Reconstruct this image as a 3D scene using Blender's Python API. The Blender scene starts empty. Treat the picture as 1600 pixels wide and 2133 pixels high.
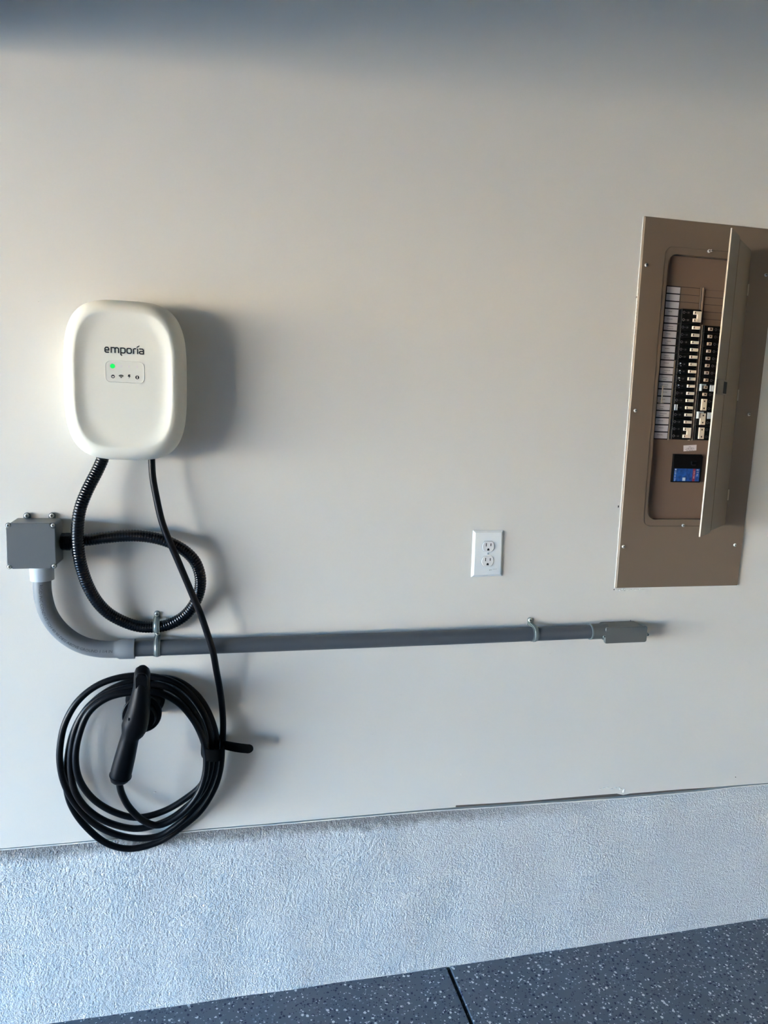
import bpy, bmesh, math, random
from mathutils import Vector, Matrix, noise
C = bpy.context.scene.collection
PI = math.pi
random.seed(7)

# ------------------------------------------------------------------ camera
F_PX = 1541.0
CAM = Vector((0.0, -1.805, 1.556))
def basis(yaw, pitch, roll):
    cy, sy, cp, sp = math.cos(yaw), math.sin(yaw), math.cos(pitch), math.sin(pitch)
    f = Vector((sy*cp, cy*cp, sp)); r = Vector((cy, -sy, 0)); u = r.cross(f)
    cr, sr = math.cos(roll), math.sin(roll)
    return cr*r+sr*u, -sr*r+cr*u, f
RX, UX, FX = basis(math.radians(13.15), math.radians(-7.67), math.radians(1.95))
cd = bpy.data.cameras.new('camera'); cam = bpy.data.objects.new('camera', cd); C.objects.link(cam)
cd.sensor_fit = 'VERTICAL'; cd.sensor_height = 36.0; cd.lens = 36.0*F_PX/2133.0
cd.clip_start = 0.02; cd.clip_end = 200
cam.matrix_world = Matrix(((RX.x, UX.x, -FX.x, CAM.x), (RX.y, UX.y, -FX.y, CAM.y), (RX.z, UX.z, -FX.z, CAM.z), (0, 0, 0, 1)))
bpy.context.scene.camera = cam

# ------------------------------------------------------------------ world, sun, opening
X_DOOR = -6.4            # plane of the garage opening, left of the frame
W = bpy.data.worlds.new('world'); bpy.context.scene.world = W; W.use_nodes = True
nt = W.node_tree; nt.nodes.clear()
tc = nt.nodes.new('ShaderNodeTexCoord'); sp = nt.nodes.new('ShaderNodeSeparateXYZ')
rp = nt.nodes.new('ShaderNodeValToRGB'); bg = nt.nodes.new('ShaderNodeBackground'); wo = nt.nodes.new('ShaderNodeOutputWorld')
nt.links.new(tc.outputs['Generated'], sp.inputs[0]); nt.links.new(sp.outputs['Z'], rp.inputs[0])
nt.links.new(rp.outputs[0], bg.inputs[0]); nt.links.new(bg.outputs[0], wo.inputs[0])
rp.color_ramp.elements[0].position = 0.0; rp.color_ramp.elements[0].color = (0.36, 0.68, 1.0, 1)
rp.color_ramp.elements[1].position = 0.6; rp.color_ramp.elements[1].color = (0.20, 0.46, 1.0, 1)
bg.inputs[1].default_value = 14.4
sd = bpy.data.lights.new('sun', 'SUN'); sd.energy = 102.0; sd.color = (1.0, 0.92, 0.71); sd.angle = math.radians(0.55)
sun = bpy.data.objects.new('sun', sd); C.objects.link(sun)
sun.rotation_euler = Vector((-0.75, -0.12, -0.62)).to_track_quat('-Z', 'Y').to_euler(); sun.location = (3, 3, 8)
pd = bpy.data.lights.new('opening_portal', 'AREA'); pd.shape = 'RECTANGLE'; pd.size = 5.4; pd.size_y = 2.2; pd.cycles.is_portal = True
po = bpy.data.objects.new('opening_portal', pd); C.objects.link(po)
po.matrix_world = Matrix.Translation((X_DOOR-0.02, -2.8, 1.1)) @ Matrix(((0, 0, -1, 0), (1, 0, 0, 0), (0, -1, 0, 0), (0, 0, 0, 1)))
vs = bpy.context.scene.view_settings
bpy.context.scene.display_settings.display_device = 'sRGB'
vs.view_transform = 'Standard'; vs.look = 'None'; vs.gamma = 1.0; vs.use_curve_mapping = False
vs.exposure = 2.19

# ------------------------------------------------------------------ materials
def mat(name, col, rough=0.5, metal=0.0, bump=None, var=None, coat=0, emit=None, spec=None):
    m = bpy.data.materials.new(name); m.use_nodes = True; n = m.node_tree; b = n.nodes['Principled BSDF']
    b.inputs['Base Color'].default_value = (*col, 1); b.inputs['Roughness'].default_value = rough; b.inputs['Metallic'].default_value = metal
    if coat: b.inputs['Coat Weight'].default_value = coat; b.inputs['Coat Roughness'].default_value = 0.15
    if spec is not None: b.inputs['Specular IOR Level'].default_value = spec
    if emit: b.inputs['Emission Color'].default_value = (*emit[0], 1); b.inputs['Emission Strength'].default_value = emit[1]
    t = n.nodes.new('ShaderNodeTexCoord') if (bump or var) else None
    if bump:
        s, st, d = bump; no = n.nodes.new('ShaderNodeTexNoise'); no.inputs['Scale'].default_value = s; no.inputs['Detail'].default_value = 3
        g = n.nodes.new('ShaderNodeNewGeometry')
        n.links.new(g.outputs['Position'], no.inputs['Vector'])
        bu = n.nodes.new('ShaderNodeBump'); bu.inputs['Strength'].default_value = st; bu.inputs['Distance'].default_value = d
        n.links.new(no.outputs[0], bu.inputs['Height']); n.links.new(bu.outputs[0], b.inputs['Normal'])
    if var:
        s, a = var; no = n.nodes.new('ShaderNodeTexNoise'); no.inputs['Scale'].default_value = s; no.inputs['Detail'].default_value = 4
        g = n.nodes.new('ShaderNodeNewGeometry'); n.links.new(g.outputs['Position'], no.inputs['Vector'])
        r = n.nodes.new('ShaderNodeValToRGB'); r.color_ramp.elements[0].position = 0.3; r.color_ramp.elements[1].position = 0.7
        r.color_ramp.elements[0].color = (*[c*(1-a) for c in col], 1); r.color_ramp.elements[1].color = (*[min(1, c*(1+a)) for c in col], 1)
        n.links.new(no.outputs[0], r.inputs[0]); n.links.new(r.outputs[0], b.inputs['Base Color'])
    return m
M = {}
M['wall'] = mat('wall_paint', (0.72, 0.69, 0.64), 0.55, bump=(420, 0.10, 0.002), var=(2.2, 0.015))
M['stucco'] = mat('curb_stucco_paint', (0.60, 0.61, 0.62), 0.7, bump=(290, 1.0, 0.0048))
def grime_shade(m):  # dark band under the ledge: part grime, part overhang shade painted in
    n = m.node_tree; b = n.nodes['Principled BSDF']; a = n.nodes.new('ShaderNodeAttribute'); a.attribute_name = 'grime_shade'
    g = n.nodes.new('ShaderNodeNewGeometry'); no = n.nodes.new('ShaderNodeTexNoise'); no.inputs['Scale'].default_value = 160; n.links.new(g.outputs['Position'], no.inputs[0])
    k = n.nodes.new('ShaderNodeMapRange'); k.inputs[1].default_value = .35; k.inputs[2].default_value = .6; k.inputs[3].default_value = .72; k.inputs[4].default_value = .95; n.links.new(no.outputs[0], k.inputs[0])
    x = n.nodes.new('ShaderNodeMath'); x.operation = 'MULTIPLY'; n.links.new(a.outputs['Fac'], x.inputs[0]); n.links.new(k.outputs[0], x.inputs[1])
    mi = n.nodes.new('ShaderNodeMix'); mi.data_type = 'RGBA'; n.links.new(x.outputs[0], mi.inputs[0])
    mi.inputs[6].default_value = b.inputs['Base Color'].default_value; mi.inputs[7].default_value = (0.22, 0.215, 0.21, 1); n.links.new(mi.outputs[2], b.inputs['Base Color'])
grime_shade(M['stucco'])
M['bead'] = mat('painted_bead', (0.74, 0.72, 0.68), 0.5)
M['paper'] = mat('torn_drywall_paper', (0.85, 0.83, 0.78), 0.8)
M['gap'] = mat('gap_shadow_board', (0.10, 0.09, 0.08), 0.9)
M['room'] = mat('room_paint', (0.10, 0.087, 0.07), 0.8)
M['room2'] = mat('room_paint_bounce', (0.34, 0.30, 0.23), 0.8)
M['drive'] = mat('driveway_concrete', (0.33, 0.27, 0.185), 0.9, var=(0.8, 0.1))
M['facade'] = mat('added_facade', (0.50, 0.42, 0.32), 0.9)
M['gdoor'] = mat('garage_door_steel', (0.42, 0.41, 0.39), 0.6)
M['white'] = mat('white_plastic', (0.84, 0.80, 0.70), 0.5, spec=0.3)
M['whiteface'] = mat('white_plastic_face', (0.80, 0.76, 0.67), 0.5, bump=(2500, 0.08, 0.0005))
M['seam'] = mat('grey_back_plastic', (0.42, 0.43, 0.42), 0.5)
M['ink'] = mat('black_print', (0.008, 0.008, 0.008), 0.5)
M['greyink'] = mat('grey_print', (0.45, 0.43, 0.41), 0.6)
M['led'] = mat('green_led', (0.0, 0.10, 0.02), 0.5, emit=((0.0, 0.9, 0.12), 0.22))
M['rubber'] = mat('black_cable_jacket', (0.002, 0.002, 0.003), 0.38, spec=0.2)
M['flex'] = mat('black_ribbed_conduit', (0.003, 0.003, 0.004), 0.22, spec=0.4)
M['gun'] = mat('black_moulded_plastic', (0.002, 0.002, 0.003), 0.42, spec=0.13)
M['velcro'] = mat('black_hook_and_loop', (0.003, 0.003, 0.003), 0.95, bump=(1500, 0.6, 0.001), spec=0.1)
M['pvc'] = mat('grey_pvc', (0.070, 0.083, 0.098), 0.42, var=(9, 0.05))
M['pvc_elbow'] = mat('light_grey_pvc', (0.155, 0.172, 0.19), 0.4, var=(9, 0.04))
M['pvc_light'] = mat('pale_grey_pvc', (0.40, 0.46, 0.52), 0.4)
M['pvc_body'] = mat('grey_fitting_pvc', (0.098, 0.108, 0.108), 0.45, bump=(900, 0.15, 0.0006))
M['jbox'] = mat('grey_box_plastic', (0.116, 0.132, 0.142), 0.42, bump=(1300, 0.2, 0.0004))
M['print'] = mat('dark_conduit_print', (0.035, 0.04, 0.045), 0.6)
M['screw'] = mat('zinc_screw', (0.80, 0.78, 0.72), 0.3, 0.6)
M['strap'] = mat('galvanised_strap', (0.22, 0.26, 0.26), 0.35, 0.4)
M['tan'] = mat('tan_panel_paint', (0.165, 0.122, 0.086), 0.42, bump=(900, 0.06, 0.0004))
M['tan2'] = mat('tan_deadfront_paint', (0.190, 0.130, 0.092), 0.45)
M['tan_edge'] = mat('bare_edge_paint', (0.42, 0.35, 0.27), 0.35)
M['groove'] = mat('groove_paint', (0.05, 0.037, 0.027), 0.7)
M['blk'] = mat('breaker_black', (0.003, 0.003, 0.003), 0.4, spec=0.2)
M['handle'] = mat('breaker_cream_handle', (0.85, 0.70, 0.52), 0.4)
M['handle2'] = mat('breaker_tan_handle', (0.50, 0.38, 0.28), 0.4)
M['tip'] = mat('handle_mark', (0.06, 0.03, 0.015), 0.5)
M['card'] = mat('label_card', (0.66, 0.61, 0.62), 0.6)
M['pencil'] = mat('pencil_grey', (0.16, 0.15, 0.15), 0.8)
M['steelbar'] = mat('bus_strip', (0.24, 0.17, 0.12), 0.35, 0.3)
M['clear'] = mat('clear_retainer', (0.55, 0.58, 0.58), 0.15)
M['blue'] = mat('blue_sticker', (0.012, 0.075, 0.32), 0.35, var=(140, 0.5))
M['maroon'] = mat('maroon_band', (0.26, 0.03, 0.07), 0.4)
M['sticker'] = mat('white_sticker', (0.80, 0.72, 0.70), 0.5)
M['lightprint'] = mat('white_print', (0.75, 0.80, 0.85), 0.5)
M['slot'] = mat('slot_black', (0.004, 0.004, 0.004), 0.7)
M['plate'] = mat('white_plate', (0.82, 0.83, 0.82), 0.3)
M['recept'] = mat('white_receptacle', (0.78, 0.76, 0.75), 0.35)

def floor_mat():
    m = bpy.data.materials.new('flake_epoxy'); m.use_nodes = True; n = m.node_tree; b = n.nodes['Principled BSDF']
    g = n.nodes.new('ShaderNodeNewGeometry')
    b.inputs['Roughness'].default_value = 0.42
    cur = n.nodes.new('ShaderNodeTexNoise'); cur.inputs['Scale'].default_value = 6; n.links.new(g.outputs['Position'], cur.inputs['Vector'])
    r0 = n.nodes.new('ShaderNodeValToRGB'); r0.color_ramp.elements[0].position = .3; r0.color_ramp.elements[1].position = .7
    r0.color_ramp.elements[0].color = (0.078, 0.100, 0.122, 1); r0.color_ramp.elements[1].color = (0.098, 0.122, 0.145, 1)
    n.links.new(cur.outputs[0], r0.inputs[0]); col = r0.outputs[0]
    for sc, thr, lo, hi, c in ((92, 0.36, 0.0, 0.30, (0.70, 0.72, 0.70)), (98, 0.36, 0.0, 0.50, (0.006, 0.010, 0.040)), (150, 0.34, 0.0, 0.34, (0.60, 0.62, 0.64)), (160, 0.34, 0.0, 0.60, (0.01, 0.015, 0.045)), (110, 0.33, 0.0, 0.5, (0.17, 0.20, 0.235))):
        mp = n.nodes.new('ShaderNodeMapping'); mp.inputs['Location'].default_value = (sc*.37, sc*.11, 0); mp.inputs['Rotation'].default_value = (0, 0, sc*.1)
        n.links.new(g.outputs['Position'], mp.inputs[0])
        nz = n.nodes.new('ShaderNodeTexNoise'); nz.inputs['Scale'].default_value = 260; n.links.new(mp.outputs[0], nz.inputs['Vector'])
        ml = n.nodes.new('ShaderNodeVectorMath'); ml.operation = 'SCALE'; ml.inputs['Scale'].default_value = 0.006; n.links.new(nz.outputs['Color'], ml.inputs[0])
        ad = n.nodes.new('ShaderNodeVectorMath'); n.links.new(mp.outputs[0], ad.inputs[0]); n.links.new(ml.outputs[0], ad.inputs[1])
        v = n.nodes.new('ShaderNodeTexVoronoi'); v.inputs['Scale'].default_value = sc; n.links.new(ad.outputs[0], v.inputs['Vector'])
        a = n.nodes.new('ShaderNodeMath'); a.operation = 'LESS_THAN'; a.inputs[1].default_value = thr; n.links.new(v.outputs['Distance'], a.inputs[0])
        s = n.nodes.new('ShaderNodeSeparateColor'); n.links.new(v.outputs['Color'], s.inputs[0])
        q = n.nodes.new('ShaderNodeMath'); q.operation = 'LESS_THAN'; q.inputs[1].default_value = hi*0.42; n.links.new(s.outputs[0], q.inputs[0])
        x = n.nodes.new('ShaderNodeMath'); x.operation = 'MULTIPLY'; n.links.new(a.outputs[0], x.inputs[0]); n.links.new(q.outputs[0], x.inputs[1])
        mi = n.nodes.new('ShaderNodeMix'); mi.data_type = 'RGBA'; n.links.new(x.outputs[0], mi.inputs[0]); n.links.new(col, mi.inputs[6])
        mi.inputs[7].default_value = (*c, 1); col = mi.outputs[2]
    n.links.new(col, b.inputs['Base Color'])
    bu = n.nodes.new('ShaderNodeBump'); bu.inputs['Strength'].default_value = .15; bu.inputs['Distance'].default_value = .002
    nz = n.nodes.new('ShaderNodeTexNoise'); nz.inputs['Scale'].default_value = 60; n.links.new(g.outputs['Position'], nz.inputs['Vector'])
    n.links.new(nz.outputs[0], bu.inputs['Height']); n.links.new(bu.outputs[0], b.inputs['Normal'])
    return m
M['floor'] = floor_mat()

# ------------------------------------------------------------------ helpers
def P(px, py, Y=0.0):            # where the photograph's sight line meets the plane y = Y
    d = FX*F_PX + RX*(px-800.0) - UX*(py-1066.5)
    return CAM + d*((Y-CAM.y)/d.y)
ORG = {}
def root(name, label, cat, loc, group=None):
    o = bpy.data.objects.new(name, None); C.objects.link(o); o.location = loc; o.empty_display_size = 0.02
    ORG[o] = Vector(loc); o['label'] = label; o['category'] = cat
    if group: o['group'] = group
    return o
def tag(o, label=None, cat=None, group=None, kind=None):
    for k, v in (('label', label), ('category', cat), ('group', group), ('kind', kind)):
        if v: o[k] = v
    return o
class B:
    def __init__(s): s.v = []; s.f = []
    def add(s, V, Fs):
        n = len(s.v); s.v += [Vector(p) for p in V]; s.f += [[i+n for i in f] for f in Fs]; return s
    def box(s, a, b):
        (x0, y0, z0), (x1, y1, z1) = a, b
        return s.add([(x0,y0,z0),(x1,y0,z0),(x1,y1,z0),(x0,y1,z0),(x0,y0,z1),(x1,y0,z1),(x1,y1,z1),(x0,y1,z1)],
                     [(0,3,2,1),(4,5,6,7),(0,1,5,4),(1,2,6,5),(2,3,7,6),(3,0,4,7)])
    def loft(s, rings, cap0=True, cap1=True):
        n = len(rings[0]); V = [p for r in rings for p in r]; Fs = []
        for i in range(len(rings)-1):
            for j in range(n):
                k = (j+1) % n; Fs.append((i*n+j, i*n+k, (i+1)*n+k, (i+1)*n+j))
        if cap0: Fs.append(tuple(range(n-1, -1, -1)))
        if cap1: Fs.append(tuple((len(rings)-1)*n+j for j in range(n)))
        return s.add(V, Fs)
    def prism(s, poly, y0, y1):      # polygon of (x, z), from y0 (front, towards the camera) to y1
        n = len(poly)
        V = [(x, y0, z) for x, z in poly]+[(x, y1, z) for x, z in poly]
        return s.add(V, [tuple(range(n)), tuple(range(2*n-1, n-1, -1))]+[(i, n+i, n+(i+1) % n, (i+1) % n) for i in range(n)])
    def cyl(s, c, axis, r, h, n=20, r2=None, dome=0):
        a = Vector(axis).normalized(); t = a.orthogonal().normalized(); w = a.cross(t); c = Vector(c); r2 = r if r2 is None else r2
        ring = lambda q, o: [c+a*o+(t*math.cos(2*PI*i/n)+w*math.sin(2*PI*i/n))*q for i in range(n)]
        R_ = [ring(r, 0), ring(r2, h)]
        if dome:
            for k in (0.35, 0.65, 0.9): R_.append(ring(r2*math.cos(k*PI/2), h+dome*math.sin(k*PI/2)))
        return s.loft(R_)
def obj(name, b, m, parent=None, smooth=35, bevel=0, seg=2, **kw):
    me = bpy.data.meshes.new(name)
    c = sum(b.v, Vector())/len(b.v)
    if bevel or True:
        me.from_pydata([tuple(p-c) for p in b.v], [], b.f); me.validate()
        bm = bmesh.new(); bm.from_mesh(me); bmesh.ops.recalc_face_normals(bm, faces=bm.faces)
        if bevel:
            ed = [e for e in bm.edges if len(e.link_faces) == 2 and e.calc_face_angle(0) > 0.6]
            bmesh.ops.bevel(bm, geom=ed, offset=bevel, segments=seg, profile=0.5, affect='EDGES', clamp_overlap=True)
        bm.to_mesh(me); bm.free()
    if smooth:
        me.shade_smooth(); me.set_sharp_from_angle(angle=math.radians(smooth))
    me.materials.append(M[m])
    o = bpy.data.objects.new(name, me); C.objects.link(o); ORG[o] = c
    if parent is not None: o.parent = parent; o.location = c-ORG[parent]
    else: o.location = c
    return tag(o, **kw)
def clone(o, parent, delta):         # copy of a part and of its children, moved by delta
    n = o.copy(); C.objects.link(n); n.parent = parent; ORG[n] = ORG[o]+Vector(delta)
    n.location = ORG[n]-(ORG[parent] if parent is not None else Vector())
    for ch in list(o.children): clone(ch, n, delta)
    return n
def catmull(pts, step):
    pts = [Vector(p) for p in pts]; q = [pts[0]*2-pts[1]]+pts+[pts[-1]*2-pts[-2]]; out = []
    for i in range(1, len(q)-2):
        a, b, c, d = q[i-1:i+3]; L = (c-b).length; n = max(1, int(L/step+.5))
        for k in range(n):
            t = k/n
            out.append(0.5*((2*b)+(c-a)*t+(2*a-5*b+4*c-d)*t*t+(3*b-a-3*c+d)*t**3))
    out.append(pts[-1]); return out
def frames(pts):
    T = [(pts[min(i+1, len(pts)-1)]-pts[max(i-1, 0)]).normalized() for i in range(len(pts))]
    u = T[0].cross(Vector((0, 1, 0))).normalized(); R_ = []
    for t in T:
        u = (u-t*u.dot(t)).normalized(); R_.append((t, u, t.cross(u)))
    return R_
def tube(pts, rad, n=14, b=None, caps=True):
    b = b or B(); fr = frames(pts); rings = []
    for i, p in enumerate(pts):
        r = rad(i) if callable(rad) else rad; _, u, v = fr[i]
        rings.append([p+(u*math.cos(2*PI*j/n)+v*math.sin(2*PI*j/n))*r for j in range(n)])
    return b.loft(rings, caps, caps)
def rrect(cx, cz, w, h, r, Y, n=8):
    r = max(r, 1e-4); out = []
    for sx, sz, a0 in ((1, 1, 0), (-1, 1, PI/2), (-1, -1, PI), (1, -1, 3*PI/2)):
        for k in range(n+1):
            a = a0+PI/2*k/n; out.append(Vector((cx+sx*(w/2-r)+r*math.cos(a), Y, cz+sz*(h/2-r)+r*math.sin(a))))
    return out
def superell(cx, cz, a, b_, Y, e=3.4, n=96):
    out = []
    for k in range(n):
        t = 2*PI*k/n; c, s = math.cos(t), math.sin(t)
        out.append(Vector((cx+a*math.copysign(abs(c)**(2/e), c), Y, cz+b_*math.copysign(abs(s)**(2/e), s))))
    return out
def stroke(b, pts, w, Y, th, mp, closed=False):     # flat raised line; mp maps (u, v) to (x, z)
    P2 = [Vector(p) for p in pts]; n = len(P2)
    L = []; R_ = []
    for i in range(n):
        a = P2[i-1] if (i or closed) else P2[i]; c = P2[(i+1) % n] if (i < n-1 or closed) else P2[i]
        d1 = (P2[i]-a); d2 = (c-P2[i])
        d1 = d1.normalized() if d1.length > 1e-9 else d2.normalized(); d2 = d2.normalized() if d2.length > 1e-9 else d1
        n1 = Vector((-d1.y, d1.x)); n2 = Vector((-d2.y, d2.x)); m_ = (n1+n2); m_ = m_.normalized() if m_.length > 1e-6 else n1
        k = 1/max(.5, m_.dot(n1)); L.append(P2[i]+m_*w/2*k); R_.append(P2[i]-m_*w/2*k)
    rng = range(n if closed else n-1)
    for i in rng:
        j = (i+1) % n; q = [mp(p) for p in (L[i], L[j], R_[j], R_[i])]
        b.add([(x, Y, z) for x, z in q]+[(x, Y+th, z) for x, z in q], [(0,1,2,3),(7,6,5,4),(0,4,5,1),(1,5,6,2),(2,6,7,3),(3,7,4,0)])
    return b
def text_polys(txt, size=1.0):                   # triangulated glyphs of the built-in font as (verts2d, faces)
    cu = bpy.data.curves.new('t', 'FONT'); cu.body = txt; cu.size = size; cu.resolution_u = 2
    o = bpy.data.objects.new('t', cu); C.objects.link(o); bpy.context.view_layer.update()
    me = bpy.data.meshes.new_from_object(o.evaluated_get(bpy.context.evaluated_depsgraph_get()))
    V = [(v.co.x, v.co.y) for v in me.vertices]; Fs = [tuple(p.vertices) for p in me.polygons]
    bpy.data.objects.remove(o); bpy.data.curves.remove(cu); bpy.data.meshes.remove(me)
    return V, Fs
def text_on(b, txt, org, ux, uz, size, Y, width=None):    # text laid flat on plane y = Y
    V, Fs = text_polys(txt)
    w = max(v[0] for v in V); sx = (width/w) if width else size
    return b.add([(org[0]+ux[0]*x*sx+uz[0]*y*size, Y, org[1]+ux[1]*x*sx+uz[1]*y*size) for x, y in V], Fs)
def screw(name, c, r, parent, m='screw', d=0.003, cross=True, lab=None):
    b = B(); b.cyl(c, (0, -1, 0), r, d*.4, 16, dome=d*.6)
    o = obj(name, b, m, parent)
    s = B(); y = c[1]-d*.98; w = r*.16
    s.box((c[0]-r*.6, y-.0002, c[2]-w), (c[0]+r*.6, y+.0006, c[2]+w))
    if cross: s.box((c[0]-w, y-.0002, c[2]-r*.6), (c[0]+w, y+.0006, c[2]+r*.6))
    obj('slot', s, 'slot', o, smooth=0)
    return o

# ------------------------------------------------------------------ the setting
ZC = 2.80; XR = 2.7; YB = -5.9
PX0, PX1, PZ0, PZ1 = 1.0847, 1.4830, 1.0965, 2.0810       # breaker panel cover on the wall
HX0, HX1, HZ0, HZ1 = 1.12, 1.45, 1.13, 2.05              # the hole behind it
# drywall, lower edge along the ledge line seen in the photograph
edge = [(-260, 1800), (0, 1767.5), (110, 1758), (220, 1748), (330, 1737), (430, 1726), (520, 1719), (610, 1711), (700, 1703), (790, 1695), (880, 1687), (949, 1681.5), (950, 1677.5), (1030, 1673), (1100, 1668.5), (1180, 1661.5), (1240, 1656.5), (1285, 1653), (1298, 1656), (1312, 1653), (1360, 1649), (1420, 1644), (1470, 1641), (1530, 1636), (1600, 1631), (1760, 1618)]
ez = [P(x, y, 0) for x, y in edge]
ez = [(p.x, p.z) for p in ez]
ez = [(X_DOOR, ez[0][1])]+ez+[(XR, ez[-1][1])]
xs = sorted(set([p[0] for p in ez]+[HX0, HX1]))
def elow(x):
    for a, c in zip(ez, ez[1:]):
        if a[0] <= x <= c[0]: return a[1]+(c[1]-a[1])*(x-a[0])/max(1e-9, c[0]-a[0])
wb = B()
for x0, x1 in zip(xs, xs[1:]):
    z0, z1 = elow(x0), elow(x1)
    wb.add([(x0,0,z0),(x1,0,z1),(x1,0.0127,z1),(x0,0.0127,z0)], [(0,1,2,3)])
    for lo0, lo1, hi in (((z0, z1, HZ0), (HZ1, HZ1, ZC)) if HX0-1e-6 <= x0 and x1 <= HX1+1e-6 else ((z0, z1, ZC),)):
        wb.add([(x0,0,lo0),(x1,0,lo1),(x1,0,hi),(x0,0,hi)], [(0,1,2,3)])
wb.box((X_DOOR, .1, .52), (XR, .12, ZC))
obj('wall_back', wb, 'wall', smooth=0, kind='structure')
# thin bead under the board, and a board coloured dark for the shade in the gap above it
lowl = [(-260, 1803), (0, 1771), (220, 1751.5), (430, 1729.5), (610, 1715), (790, 1699), (900, 1690), (1030, 1681.5), (1120, 1675), (1206, 1669.5), (1298, 1663), (1380, 1656), (1425, 1652), (1470, 1648), (1530, 1640), (1600, 1634), (1760, 1621)]
ll = [P(x, y, 0) for x, y in lowl]
bb = B()
path = [Vector((X_DOOR, 0.0, ll[0].z))]+[Vector((p.x, 0.0, p.z)) for p in ll]+[Vector((XR, 0.0, ll[-1].z))]
bb.loft([[p+Vector((0, .0005, -.0014)), p+Vector((0, .0005, .0014)), p+Vector((0, .024, .0014)), p+Vector((0, .024, -.0014))] for p in path])
obj('trim_1', bb, 'bead', smooth=0, kind='structure', label='thin painted bead along the bottom of the drywall')
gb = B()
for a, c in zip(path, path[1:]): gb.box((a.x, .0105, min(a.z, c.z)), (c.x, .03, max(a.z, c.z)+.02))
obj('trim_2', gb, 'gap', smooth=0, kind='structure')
# stucco curb, a real relief
sb = B(); nx = 1350; nz = 240; x0c, x1c = -.80, 1.90
def ltop(x):
    for a, c in zip(path, path[1:]):
        if a.x <= x <= c.x: return a.z+(c.z-a.z)*(x-a.x)/(c.x-a.x)-.0012
    return path[-1].z
def zfl(x):  # floor level along the wall, the slab falls towards the opening
    return 0.0 + 0.0105*max(0, min(1.2, x-.55))
def relief(x, z):
    q = Vector((x*1.0, z*0.9, 0))
    w = noise.noise_vector(q*22)*.012
    n1 = noise.noise(Vector((q.x*210, q.y*170, 1.3))+w*150); n2 = noise.noise(Vector((q.x*310, q.y*260, 5.1))+w*60)
    n3 = noise.noise(Vector((q.x*7, q.y*7, 9)))
    v = min(.22, n1)*1.0+n2*.55
    return .0013*v+.0022*n3
V = []; Fs = []; G = []
for j in range(nz+1):
    t = j/nz
    for i in range(nx+1):
        x = x0c+(x1c-x0c)*i/nx; zt = ltop(x); zb = zfl(x)-.012; z = zb+(zt-zb)*t
        d = zt-z; y = .006+.016*math.exp(-(d/.035)**2)
        V.append((x, y-relief(x, z), z))
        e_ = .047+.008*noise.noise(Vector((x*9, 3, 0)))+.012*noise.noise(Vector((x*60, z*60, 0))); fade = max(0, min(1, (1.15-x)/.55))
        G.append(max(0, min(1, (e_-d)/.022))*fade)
for j in range(nz):
    for i in range(nx):
        a = j*(nx+1)+i; Fs.append((a, a+1, a+nx+2, a+nx+1))
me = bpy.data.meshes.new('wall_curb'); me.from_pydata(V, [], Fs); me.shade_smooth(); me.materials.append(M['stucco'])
at_ = me.attributes.new('grime_shade', 'FLOAT', 'POINT'); at_.data.foreach_set('value', G)
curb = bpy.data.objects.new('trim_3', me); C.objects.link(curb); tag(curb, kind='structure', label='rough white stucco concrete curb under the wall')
cb = B().box((X_DOOR, .008, -.1), (x0c, .12, path[0].z-.001)).box((x1c, .008, -.1), (XR, .12, path[-1].z-.001)).box((x0c, .03, -.1), (x1c, .12, .466))
cc = obj('trim_4', cb, 'stucco', smooth=0, kind='structure')
# floor: two slabs either side of a sawn joint
fb = B().box((X_DOOR-.3, YB, -.20), (XR, .10, -.06)); fl = obj('floor', fb, 'slot', smooth=0, kind='structure')
JX = 0.655
def slab(x0, x1):
    b = B(); xs_ = [x0]+[x for x in [.3, .55, .8, 1.1, 1.4, 1.75] if x0 < x < x1]+[x1]
    ys = [YB, -2, -.6, -.2, 0.02]; r = .006
    n = len(ys); V = []
    for x in xs_:
        for y in ys: V.append((x, y, zfl(x)))
    V2 = [(x, y, -.06) for x, y, z in V]; Fs = []
    for i in range(len(xs_)-1):
        for j in range(n-1): a = i*n+j; Fs.append((a, a+n, a+n+1, a+1))
    b.add(V, Fs)
    for xe in (xs_[0], xs_[-1]):       # eased lip down to the joint
        k = r if xe == xs_[0] else -r
        b.add([(xe, YB, zfl(xe)), (xe, .02, zfl(xe)), (xe-k*.5, .02, zfl(xe)-.0025), (xe-k*.5, YB, zfl(xe)-.0025), (xe-k*.62, .02, -.06), (xe-k*.62, YB, -.06)], [(0,1,2,3), (3,2,4,5)])
    return b
obj('slab', slab(X_DOOR-.3, JX-.0075), 'floor', fl, smooth=0); obj('slab', slab(JX+.0075, XR), 'floor', fl, smooth=0)
# ceiling, other walls, opening
obj('ceiling', B().box((X_DOOR-.2, YB-.1, ZC), (XR+.1, .12, ZC+3.6)), 'room', smooth=0, kind='structure')  # unseen; thickened into a tall mass to shade the near driveway
obj('wall_right', B().box((XR, YB, -.1), (XR+.1, .1, ZC)), 'room2', smooth=0, kind='structure')  # unseen; set near and pale to bounce light onto the open door
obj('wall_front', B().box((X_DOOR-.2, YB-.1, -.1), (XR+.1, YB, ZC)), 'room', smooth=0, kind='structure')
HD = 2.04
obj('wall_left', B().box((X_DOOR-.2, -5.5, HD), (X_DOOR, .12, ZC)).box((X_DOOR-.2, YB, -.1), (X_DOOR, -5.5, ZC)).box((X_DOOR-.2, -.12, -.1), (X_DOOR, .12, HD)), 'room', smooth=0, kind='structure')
obj('floor_driveway', B().box((-60, -40, -.3), (X_DOOR-.3, 40, -.02)), 'drive', smooth=0, kind='structure')

# unseen house front, added to close off the low sky and bounce warm sun
obj('wall_outside', B().box((-34, -40, -.02), (-33, 30, 2.9)), 'facade', smooth=0, kind='structure')

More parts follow.
